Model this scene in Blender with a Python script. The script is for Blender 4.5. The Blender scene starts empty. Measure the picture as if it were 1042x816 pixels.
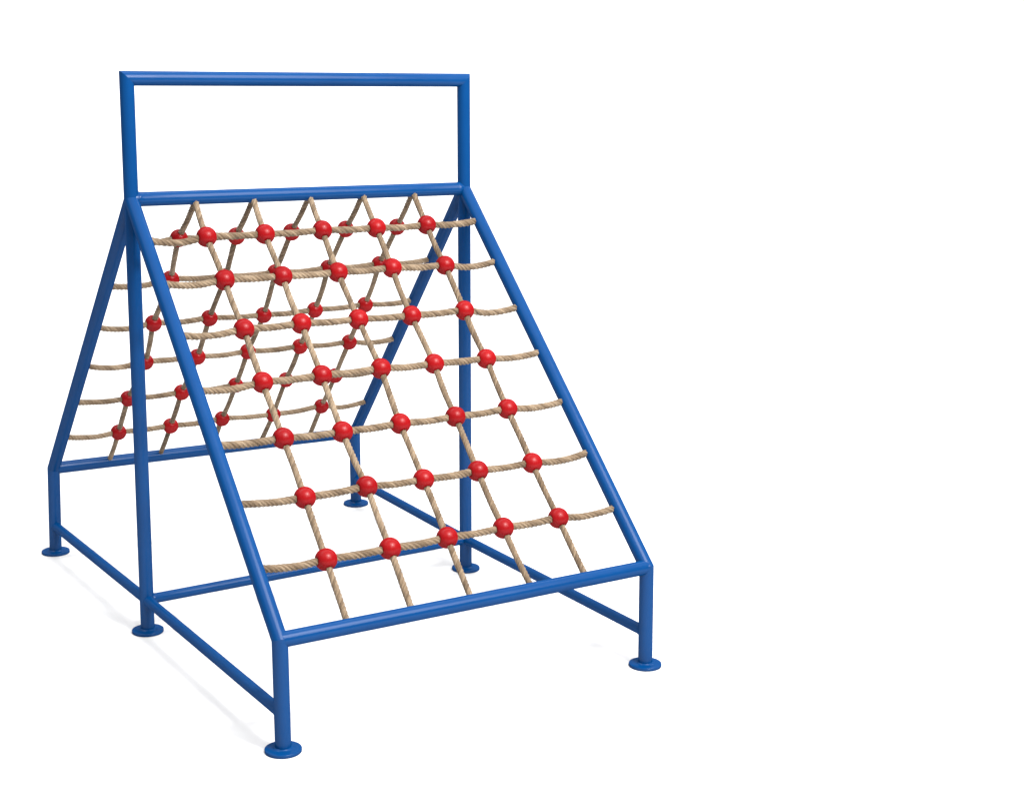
import bpy, bmesh, math, random
import numpy as np
from mathutils import Vector, Matrix
random.seed(4); rng = np.random.default_rng(4)
S = bpy.context.scene
COL = S.collection
V = Vector

# ---------------------------------------------------------------- materials
def new_mat(name):
    m = bpy.data.materials.new(name); m.use_nodes = True
    nt = m.node_tree
    return m, nt, nt.nodes['Principled BSDF']

def N(nt, t, **kw):
    n = nt.nodes.new(t)
    for k, v in kw.items(): setattr(n, k, v)
    return n

def noise(nt, vec, scale, detail=4, rough=.55):
    n = N(nt, 'ShaderNodeTexNoise')
    n.inputs['Scale'].default_value = scale
    n.inputs['Detail'].default_value = detail
    n.inputs['Roughness'].default_value = rough
    nt.links.new(vec, n.inputs['Vector'])
    return n

def ramp(nt, fac, stops):
    r = N(nt, 'ShaderNodeValToRGB')
    e = r.color_ramp.elements
    while len(e) < len(stops): e.new(.5)
    for el, (p, c) in zip(e, stops):
        el.position = p; el.color = (*c, 1) if len(c) == 3 else c
    nt.links.new(fac, r.inputs['Fac'])
    return r

def bump(nt, h, bsdf, strength, dist):
    b = N(nt, 'ShaderNodeBump')
    b.inputs['Strength'].default_value = strength
    b.inputs['Distance'].default_value = dist
    nt.links.new(h, b.inputs['Height']); nt.links.new(b.outputs['Normal'], bsdf.inputs['Normal'])
    return b

def satin(name, sheen, rough, build):
    """A matt pigment body with a thin satin skin over it."""
    m = bpy.data.materials.new(name); m.use_nodes = True
    nt = m.node_tree; nt.nodes.remove(nt.nodes['Principled BSDF'])
    tc = N(nt, 'ShaderNodeTexCoord').outputs['Object']
    d = N(nt, 'ShaderNodeBsdfDiffuse'); g = N(nt, 'ShaderNodeBsdfGlossy'); x = N(nt, 'ShaderNodeMixShader')
    x.inputs[0].default_value = sheen
    nt.links.new(d.outputs[0], x.inputs[1]); nt.links.new(g.outputs[0], x.inputs[2])
    nt.links.new(x.outputs[0], nt.nodes['Material Output'].inputs['Surface'])
    build(nt, tc, d, g)
    rn = noise(nt, tc, 24, 4)
    r = ramp(nt, rn.outputs['Fac'], [(.3, (rough-.03,)*3), (.75, (rough+.05,)*3)])
    nt.links.new(r.outputs['Color'], g.inputs['Roughness'])
    return m

def mat_blue():
    def build(nt, tc, d, g):
        n1 = noise(nt, tc, 3.5, 6)
        c = ramp(nt, n1.outputs['Fac'], [(.3, (.0008, .0345, .130)), (.7, (.0012, .0405, .148))])
        nt.links.new(c.outputs['Color'], d.inputs['Color'])
    return satin('blue_powder_coat', .018, .18, build)

def mat_red():
    def build(nt, tc, d, g):
        oi = N(nt, 'ShaderNodeObjectInfo').outputs['Random']
        n1 = noise(nt, tc, 28, 4)
        mix = N(nt, 'ShaderNodeMath', operation='MULTIPLY_ADD')
        mix.inputs[1].default_value = .5; nt.links.new(n1.outputs['Fac'], mix.inputs[0])
        mul = N(nt, 'ShaderNodeMath', operation='MULTIPLY'); mul.inputs[1].default_value = .5
        nt.links.new(oi, mul.inputs[0]); nt.links.new(mul.outputs[0], mix.inputs[2])
        c = ramp(nt, mix.outputs[0], [(.1, (.18, .0028, .0044)), (.9, (.26, .0044, .0056))])
        nt.links.new(c.outputs['Color'], d.inputs['Color'])
        b = N(nt, 'ShaderNodeBump'); b.inputs['Strength'].default_value = .25; b.inputs['Distance'].default_value = .002
        nt.links.new(noise(nt, tc, 60, 3).outputs['Fac'], b.inputs['Height'])
        nt.links.new(b.outputs['Normal'], d.inputs['Normal']); nt.links.new(b.outputs['Normal'], g.inputs['Normal'])
    return satin('red_moulded_plastic', .016, .25, build)

def mat_rope():
    m, nt, b = new_mat('tan_laid_rope')
    uv = N(nt, 'ShaderNodeUVMap', uv_map='UVMap').outputs['UV']
    oi = N(nt, 'ShaderNodeObjectInfo').outputs['Random']
    sep = N(nt, 'ShaderNodeSeparateXYZ'); nt.links.new(uv, sep.inputs[0])
    # fibres: long thin streaks along each strand
    comb = N(nt, 'ShaderNodeCombineXYZ')
    def M(op, a, v=None, bb=None):
        n = N(nt, 'ShaderNodeMath', operation=op)
        nt.links.new(a, n.inputs[0])
        if v is not None: n.inputs[1].default_value = v
        if bb is not None: nt.links.new(bb, n.inputs[1])
        return n.outputs[0]
    nt.links.new(M('MULTIPLY', sep.outputs[0], 46), comb.inputs[0])
    nt.links.new(M('MULTIPLY', sep.outputs[1], 30), comb.inputs[1])
    nt.links.new(M('MULTIPLY', oi, 90), comb.inputs[2])
    fib = noise(nt, comb.outputs[0], 1.0, 4, .6)
    comb2 = N(nt, 'ShaderNodeCombineXYZ')
    nt.links.new(M('MULTIPLY', sep.outputs[1], 7), comb2.inputs[0])
    nt.links.new(M('MULTIPLY', oi, 37), comb2.inputs[1])
    lon = noise(nt, comb2.outputs[0], 1.0, 3)
    strand = N(nt, 'ShaderNodeTexWhiteNoise', noise_dimensions='1D')
    fl = M('FLOOR', M('MULTIPLY', sep.outputs[0], 5))
    nt.links.new(M('ADD', fl, bb=M('MULTIPLY', oi, 50)), strand.inputs['W'])
    t = N(nt, 'ShaderNodeMath', operation='MULTIPLY_ADD'); t.inputs[1].default_value = .55
    nt.links.new(fib.outputs['Fac'], t.inputs[0]); nt.links.new(M('MULTIPLY', lon.outputs['Fac'], .3), t.inputs[2])
    t2 = M('ADD', t.outputs[0], bb=M('MULTIPLY', strand.outputs['Value'], .16))
    c = ramp(nt, t2, [(.30, (.048, .029, .015)), (.5, (.160, .108, .064)), (.70, (.32, .238, .158))])
    nt.links.new(c.outputs['Color'], b.inputs['Base Color'])
    b.inputs['Roughness'].default_value = .78
    b.inputs['Specular IOR Level'].default_value = .2
    b.inputs['Sheen Weight'].default_value = .12
    bump(nt, fib.outputs['Fac'], b, .8, .004)
    return m

def mat_white():
    m, nt, b = new_mat('white_studio_paper')
    tc = N(nt, 'ShaderNodeTexCoord').outputs['Object']
    n = noise(nt, tc, .9, 6)
    c = ramp(nt, n.outputs['Fac'], [(.3, (.578, .578, .580)), (.7, (.590, .590, .591))])
    nt.links.new(c.outputs['Color'], b.inputs['Base Color'])
    b.inputs['Roughness'].default_value = .85
    b.inputs['Specular IOR Level'].default_value = .1
    return m

BLUE, RED, ROPE, WHITE = mat_blue(), mat_red(), mat_rope(), mat_white()

# ---------------------------------------------------------------- helpers
def link(name, me, mat, parent=None):
    o = bpy.data.objects.new(name, me); COL.objects.link(o)
    if mat: me.materials.append(mat)
    if parent: o.parent = parent
    return o

def smooth(me, angle=math.radians(35)):
    me.polygons.foreach_set('use_smooth', [True]*len(me.polygons))
    try: me.set_sharp_from_angle(angle=angle)
    except Exception: pass

def frame_of(d):
    d = d.normalized()
    a = V((0, 0, 1)) if abs(d.z) < .9 else V((1, 0, 0))
    u = d.cross(a).normalized(); w = d.cross(u).normalized()
    return d, u, w

def tube(name, p0, p1, r, parent, m0=None, m1=None, weld0=None, weld1=None, cap0=True, cap1=True):
    """Round steel tube from p0 to p1. m0/m1: mitre plane normals; weld0/weld1: distance of the weld bead from that end."""
    p0, p1 = V(p0), V(p1)
    d, u, w = frame_of(p1-p0); L = (p1-p0).length
    seg = 40
    st = [(0, r)]
    def bead(c):
        return [(c-.008, r), (c-.0055, r+.0007), (c-.002, r+.0014), (c+.002, r+.0014), (c+.0055, r+.0007), (c+.009, r)]
    if weld0: st += bead(weld0)
    for k in range(1, 6): st.append((L*k/6, r))
    if weld1: st += bead(L-weld1)
    st.append((L, r)); st.sort(key=lambda a: a[0])
    bm = bmesh.new(); rings = []
    for i, (s, rr) in enumerate(st):
        ring = []
        jit = 1
        for k in range(seg):
            a = 2*math.pi*k/seg
            if rr > r: jit = 1 + .02*math.sin(5*a+i)+.012*math.sin(11*a)
            p = p0 + d*s + (u*math.cos(a)+w*math.sin(a))*(r+(rr-r)*1) * (jit if rr > r else 1)
            if i == 0 and m0 is not None: p = p - d*((p-p0).dot(m0)/d.dot(m0))
            if i == len(st)-1 and m1 is not None: p = p - d*((p-p1).dot(m1)/d.dot(m1))
            ring.append(bm.verts.new(p))
        rings.append(ring)
    for a, b in zip(rings, rings[1:]):
        for k in range(seg): bm.faces.new((a[k], a[(k+1) % seg], b[(k+1) % seg], b[k]))
    if cap0 and m0 is None: bm.faces.new(rings[0][::-1])
    if cap1 and m1 is None: bm.faces.new(rings[-1])
    bmesh.ops.recalc_face_normals(bm, faces=bm.faces)
    me = bpy.data.meshes.new(name); bm.to_mesh(me); bm.free(); smooth(me)
    return link(name, me, BLUE, parent)

def base_plate(loc, parent):
    """Round foot plate with a rolled edge and a weld fillet round the leg."""
    R = .0605; x, y, _ = loc
    prof = [(0, 0), (R-.0015, 0), (R, .0015), (R, .0098), (R-.0006, .0110), (R-.0018, .0117), (.0345, .0120), (.0325, .0124), (.0300, .0138),
            (.0280, .0156), (.0262, .0175), (0, .0175)]
    seg = 56; bm = bmesh.new(); rings = []
    for (r, z) in prof:
        if r == 0: rings.append([bm.verts.new((x, y, z))])
        else: rings.append([bm.verts.new((x+r*math.cos(2*math.pi*k/seg), y+r*math.sin(2*math.pi*k/seg), z)) for k in range(seg)])
    for a, b in zip(rings, rings[1:]):
        for k in range(seg):
            k2 = (k+1) % seg
            if len(a) == 1: bm.faces.new((a[0], b[k], b[k2]))
            elif len(b) == 1: bm.faces.new((a[k], a[k2], b[0]))
            else: bm.faces.new((a[k], a[k2], b[k2], b[k]))
    bmesh.ops.recalc_face_normals(bm, faces=bm.faces)
    me = bpy.data.meshes.new('base_plate'); bm.to_mesh(me); bm.free(); smooth(me, math.radians(50))
    return link('base_plate', me, BLUE, parent)

# ---------------------------------------------------------------- the frame's nodes (metres)
J = {
 'FL': V((-.729, -1.297, .382)), 'FR': V((.724, -1.299, .382)), 'BL': V((-.734, 1.121, .389)), 'BR': V((.740, 1.108, .376)),
 'FLf': V((-.726, -1.298, 0)), 'FRf': V((.728, -1.302, 0)), 'BLf': V((-.744, 1.122, 0)), 'BRf': V((.760, 1.142, 0)),
 'MLf': V((-.730, -.034, 0)), 'MRf': V((.720, -.002, 0)), 'MLt': V((-.714, -.004, 2.107)), 'MRt': V((.708, .010, 2.092)),
 'ML': V((-.716, -.007, 1.670)), 'MR': V((.708, .009, 1.652)),
}
def on(a, b, z):
    t = (z-a.z)/(b.z-a.z); return a.lerp(b, t)
J['ML'] = on(J['MLf'], J['MLt'], 1.670); J['MR'] = on(J['MRf'], J['MRt'], 1.652)
RT = .0265; RD = .0275; RR = .0198

root = bpy.data.objects.new('climbing_frame', None); COL.objects.link(root)
root.empty_display_size = .3
root['label'] = 'blue steel A-shaped climbing frame with tan rope nets and red balls on a white ground'
root['category'] = 'climbing frame'

def mitre(a, b): return (a.normalized()-b.normalized()).normalized()
tl, tr = J['MLt'], J['MRt']
mL = mitre(J['MLf']-tl, tr-tl); mR = mitre(J['MRf']-tr, tl-tr)
for f, t, m in (('MLf', tl, mL), ('MRf', tr, mR)):
    p = tube('upright_post', J[f]+V((0, 0, .012)), t, RT, root, m1=m)
    base_plate(J[f], p)
tube('top_bar', tl, tr, RT, root, m0=mL, m1=mR)
for k in ('FL', 'FR', 'BL', 'BR'):
    top = J['M'+k[1]]
    m = mitre(J[k+'f']-J[k], top-J[k])
    leg = tube('corner_leg', J[k+'f']+V((0, 0, .012)), J[k], RT, root, m1=m)
    base_plate(J[k+'f'], leg)
    tube('sloping_beam', J[k], top, RT, root, m0=m, weld1=None)
tube('ridge_bar', J['ML'], J['MR'], RT, root, weld0=RT+.001, weld1=RT+.001)
tube('lower_bar', J['FL'], J['FR'], RT, root)
tube('lower_bar', J['BL'], J['BR'], RT, root)
ZR = .132
rail = {k: on(J[k+'f'], J[k], ZR) for k in ('FL', 'FR', 'BL', 'BR')}
rail['BL'] = on(J['BLf'], J['BL'], ZR-.007); rail['ML'] = on(J['MLf'], J['MLt'], ZR-.002); rail['MR'] = on(J['MRf'], J['MRt'], ZR+.004)
for s in 'LR':
    for e in 'FB':
        tube('side_rail', rail[e+s], rail['M'+s], RR, root, weld0=RT+.001, weld1=RT+.001)
tube('cross_rail', rail['ML'], rail['MR'], RR, root, weld0=RT+.001, weld1=RT+.001)

# ---------------------------------------------------------------- rope nets
def catmull(pts, n):
    pts = [2*pts[0]-pts[1]]+list(pts)+[2*pts[-1]-pts[-2]]
    out = []
    for i in range(1, len(pts)-2):
        a, b, c, d = pts[i-1:i+3]
        for k in range(n):
            t = k/n
            out.append(.5*((2*b)+(c-a)*t+(2*a-5*b+4*c-d)*t*t+(-a+3*b-3*c+d)*t**3))
    out.append(pts[-2]); return np.array(out)

def rope_mesh(name, pts, R, pitch, parent, strands=5):
    """A laid rope: four strands twisted round the path."""
    P = np.asarray(pts, float)
    seg = np.linalg.norm(np.diff(P, axis=0), axis=1); s = np.concatenate([[0], np.cumsum(seg)])
    n = int(s[-1]/.005)+2
    q = np.linspace(0, s[-1], n)
    P = np.stack([np.interp(q, s, P[:, i]) for i in range(3)], 1)
    T = np.gradient(P, axis=0); T /= np.linalg.norm(T, axis=1)[:, None]
    u = np.cross(T[0], [0.13, .2, 1.]); u /= np.linalg.norm(u)
    U = np.empty_like(P)
    for i in range(n):
        u = u-T[i]*(u@T[i]); u /= np.linalg.norm(u); U[i] = u
    W = np.cross(T, U)
    ns = 40
    ph = np.arange(ns)/ns*2*math.pi
    h = math.pi/strands
    loc = (ph+h) % (2*h)-h
    a, b = .37, .63
    rad = b*np.cos(loc)+np.sqrt(np.maximum(a*a-(b*np.sin(loc))**2, 0))
    rad = np.maximum(rad, .83)
    tw = 2*math.pi*q/pitch+rng.uniform(0, 6)+.55*np.sin(q*8+rng.uniform(0, 6))
    thick = R*(1+.035*np.sin(q*11+rng.uniform(0, 6))+.02*np.sin(q*47+rng.uniform(0, 6)))
    A = ph[None, :]+tw[:, None]
    verts = P[:, None, :]+(U[:, None, :]*np.cos(A)[..., None]+W[:, None, :]*np.sin(A)[..., None])*(rad[None, :, None]*thick[:, None, None])
    verts = verts.reshape(-1, 3)
    i = np.arange(n-1)[:, None]; k = np.arange(ns)[None, :]; k2 = (k+1) % ns
    faces = np.stack([i*ns+k, i*ns+k2, (i+1)*ns+k2, (i+1)*ns+k], -1).reshape(-1, 4)
    me = bpy.data.meshes.new(name)
    me.vertices.add(len(verts)); me.vertices.foreach_set('co', verts.ravel())
    nf = len(faces)
    me.loops.add(nf*4); me.loops.foreach_set('vertex_index', faces.ravel().astype(np.int32))
    me.polygons.add(nf); me.polygons.foreach_set('loop_start', np.arange(nf, dtype=np.int32)*4)
    me.update(calc_edges=True)
    uv = me.uv_layers.new(name='UVMap')
    ku = (ph+h)/(2*math.pi)
    lu = np.stack([ku[k+0*i], ku[k+0*i]+1/ns, ku[k+0*i]+1/ns, ku[k+0*i]], -1)
    lv = np.stack([q[i+0*k], q[i+0*k], q[i+1+0*k], q[i+1+0*k]], -1)
    uv.data.foreach_set('uv', np.stack([lu, lv], -1).ravel())
    me.validate(); me.polygons.foreach_set('use_smooth', [True]*len(me.polygons)); me.update()
    return link(name, me, ROPE, parent)

def make_bead_mesh(r, hole):
    """Ball with flattened, lipped holes where the two ropes cross through it (local X and Y)."""
    bm = bmesh.new(); bmesh.ops.create_icosphere(bm, subdivisions=5, radius=1)
    ch = math.sqrt(1-hole*hole)
    for v in bm.verts:
        n = v.co.normalized(); out = n.copy()
        for ax in (V((1, 0, 0)), V((-1, 0, 0)), V((0, 1, 0)), V((0, -1, 0))):
            c = n.dot(ax)
            if c > ch-.06:
                rad = math.sqrt(max(0, 1-c*c))
                if rad < hole: out = n*(ch/c)*.955
                else:
                    t = (ch-c)/.06
                    out = n*(1-.02*(1-t))
        # moulding seam round the ball's equator
        if abs(n.z) < .02: out = out*.996
        v.co = out*r
    me = bpy.data.meshes.new('bead'); bm.to_mesh(me); bm.free(); smooth(me, math.radians(28))
    me.materials.append(RED)
    return me
BEAD_F = make_bead_mesh(.0383, .40); BEAD_B = make_bead_mesh(.0346, .40)

FU = [[.166,.330,.499,.663,.823],[.172,.333,.494,.658,.823],[.176,.334,.497,.654,.819],[.174,.335,.503,.659,.818],
      [.175,.332,.494,.654,.813],[.175,.340,.495,.651,.813],[.172,.338,.494,.653,.816]]
FV = [[.104,.104,.101,.102,.100],[.215,.215,.214,.212,.214],[.338,.336,.337,.339,.337],[.466,.464,.462,.464,.465],
      [.596,.598,.596,.596,.593],[.729,.725,.728,.727,.727],[.862,.862,.860,.860,.859]]
FE = [(.103,.095),(.212,.209),(.338,.338),(.468,.461),(.593,.590),(.722,.720),(.857,.857)]
BU = [[.165,.331,.495,.663,.829],[.179,.341,.492,.657,.823],[.170,.336,.505,.668,.833],[.183,.341,.498,.667,.833],
      [.167,.330,.500,.665,.834],[.170,.332,.496,.669,.831]]
BV = [[.132,.134,.129,.127,.128],[.273,.276,.272,.267,.264],[.432,.428,.432,.427,.421],[.581,.579,.575,.573,.573],
      [.727,.723,.715,.713,.716],[.870,.867,.860,.866,.852]]
BE = [(.137,.121),(.284,.255),(.429,.412),(.574,.571),(.720,.708),(.864,.848)]

def net(A, B, C, D, UU, VV, EE, tu0, tu1, R_h, R_v, bead_me):
    A, B, C, D = [np.array(p) for p in (A, B, C, D)]
    def pt(u, v): return (1-v)*((1-u)*A+u*B)+v*((1-u)*C+u*D)
    ex = (B-A)/np.linalg.norm(B-A); ey = (C-A); ey = ey-ex*(ey@ex); ey /= np.linalg.norm(ey); ez = np.cross(ex, ey)
    nu, nr = len(UU[0]), len(UU)
    beads = [[pt(UU[r][c], VV[r][c]) for c in range(nu)] for r in range(nr)]
    for r in range(nr):
        knots = [pt(0.0, EE[r][0])]+beads[r]+[pt(1.0, EE[r][1])]
        path = []
        for i in range(len(knots)-1):
            a, b = knots[i], knots[i+1]
            end = i in (0, len(knots)-2)
            m = np.zeros(3)
            sag = (.011 if end else .0035)*(1+.6*rng.uniform(-1, 1))
            path.append(a)
            if end:
                for t in (.28, .62) if i == 0 else (.38, .72):
                    path.append(a+(b-a)*t+np.array([0, 0, -1])*sag*4*t*(1-t)+ez*rng.uniform(-.002, .002))
            else:
                path.append((a+b)/2+np.array([0, 0, -1])*sag)
        path.append(knots[-1])
        o = rope_mesh('rung_rope', catmull(path, 14), R_h, R_h*rng.uniform(5.7, 6.9), root)
        for c in range(nu):
            bo = bpy.data.objects.new('bead', bead_me); COL.objects.link(bo); bo.parent = o
            M = Matrix((ex, ey, ez)).transposed().to_4x4()
            M = M @ Matrix.Rotation(rng.uniform(-.05, .05), 4, 'Z')
            M.translation = V(beads[r][c]); bo.matrix_world = M
    for c in range(nu):
        knots = [pt(tu0[c], .004)]+[beads[r][c] for r in range(nr)]+[pt(tu1[c], .996)]
        path = []
        for i in range(len(knots)-1):
            a, b = knots[i], knots[i+1]
            path += [a, (a+b)/2+np.array([0, 0, -1])*.0035+ex*rng.uniform(-.003, .003)]
        path.append(knots[-1])
        rope_mesh('climbing_rope', catmull(path, 14), R_v, R_v*rng.uniform(6.0, 7.2), root)

net(J['ML'], J['MR'], J['FL'], J['FR'], FU, FV, FE, [.172,.337,.504,.667,.828], [.168,.333,.492,.660,.818], .0138, .0120, BEAD_F)
net(J['ML'], J['MR'], J['BL'], J['BR'], BU, BV, BE, [.178,.342,.508,.672,.832], [.169,.330,.497,.663,.833], .0125, .0115, BEAD_B)

# ---------------------------------------------------------------- white studio ground with a far sweep
prof = [(-10+i*.5, 0) for i in range(32)]
r = 4.0
for k in range(1, 25):
    a = math.pi/2*k/24; prof.append((5.5+r*math.sin(a), r-r*math.cos(a)))
prof += [(9.5, 4+i) for i in range(1, 6)]
bm = bmesh.new(); xs = [-14+i*2 for i in range(23)]
g = [[bm.verts.new((x, y, z)) for x in xs] for y, z in prof]
for a, b in zip(g, g[1:]):
    for k in range(len(xs)-1): bm.faces.new((a[k], a[k+1], b[k+1], b[k]))
me = bpy.data.meshes.new('ground'); bm.to_mesh(me); bm.free(); smooth(me, math.radians(60))
go = link('ground', me, WHITE); go['kind'] = 'structure'

# ---------------------------------------------------------------- light: soft white studio
w = bpy.data.worlds.new('World'); S.world = w; w.use_nodes = True
bg = w.node_tree.nodes['Background']; bg.inputs[0].default_value = (1, 1, 1, 1); bg.inputs[1].default_value = .35

def area(name, loc, target, sx, sy, power, col=(1, 1, 1)):
    l = bpy.data.lights.new(name, 'AREA'); l.shape = 'RECTANGLE'; l.size = sx; l.size_y = sy; l.energy = power; l.color = col
    o = bpy.data.objects.new(name, l); COL.objects.link(o); o.location = loc
    o.rotation_euler = (V(target)-V(loc)).to_track_quat('-Z', 'Y').to_euler()
    return o
area('key_softbox', (1.2, -6.2, 6.8), (0, 0, .7), 6.4, 6.4, 1240)
area('added_spark_lamp', (.9, -5.2, 6.2), (0, 0, .9), 1.0, 1.0, 430)  # small unseen lamp, added for crisp highlight streaks on the tubes
area('overhead_softbox', (2.5, 1.0, 9), (2.5, 1.0, 0), 24, 16, 1650)
area('added_backdrop_fill', (10.5, 2.6, 8.4), (10.5, 9.4, 1.6), 30, 1.6, 2150)  # unseen fill lamp, added to lift the far sweep to white

# ---------------------------------------------------------------- camera
cam = bpy.data.cameras.new('Camera'); co = bpy.data.objects.new('Camera', cam); COL.objects.link(co)
yaw, pit, rol = .5601, -.2202, .0098
f = V((math.sin(yaw)*math.cos(pit), math.cos(yaw)*math.cos(pit), math.sin(pit)))
rt = f.cross(V((0, 0, 1))).normalized(); up = rt.cross(f)
r2 = rt*math.cos(rol)+up*math.sin(rol); u2 = -rt*math.sin(rol)+up*math.cos(rol)
M = Matrix((r2, u2, -f)).transposed().to_4x4(); M.translation = V((-2.7131, -5.843, 2.2692))
co.matrix_world = M
cam.sensor_fit = 'HORIZONTAL'; cam.sensor_width = 36; cam.lens = 36*1656.43/1042; cam.clip_end = 200
S.camera = co
S.view_settings.view_transform = 'Standard'; S.view_settings.look = 'None'
S.view_settings.exposure = 0; S.view_settings.gamma = 1
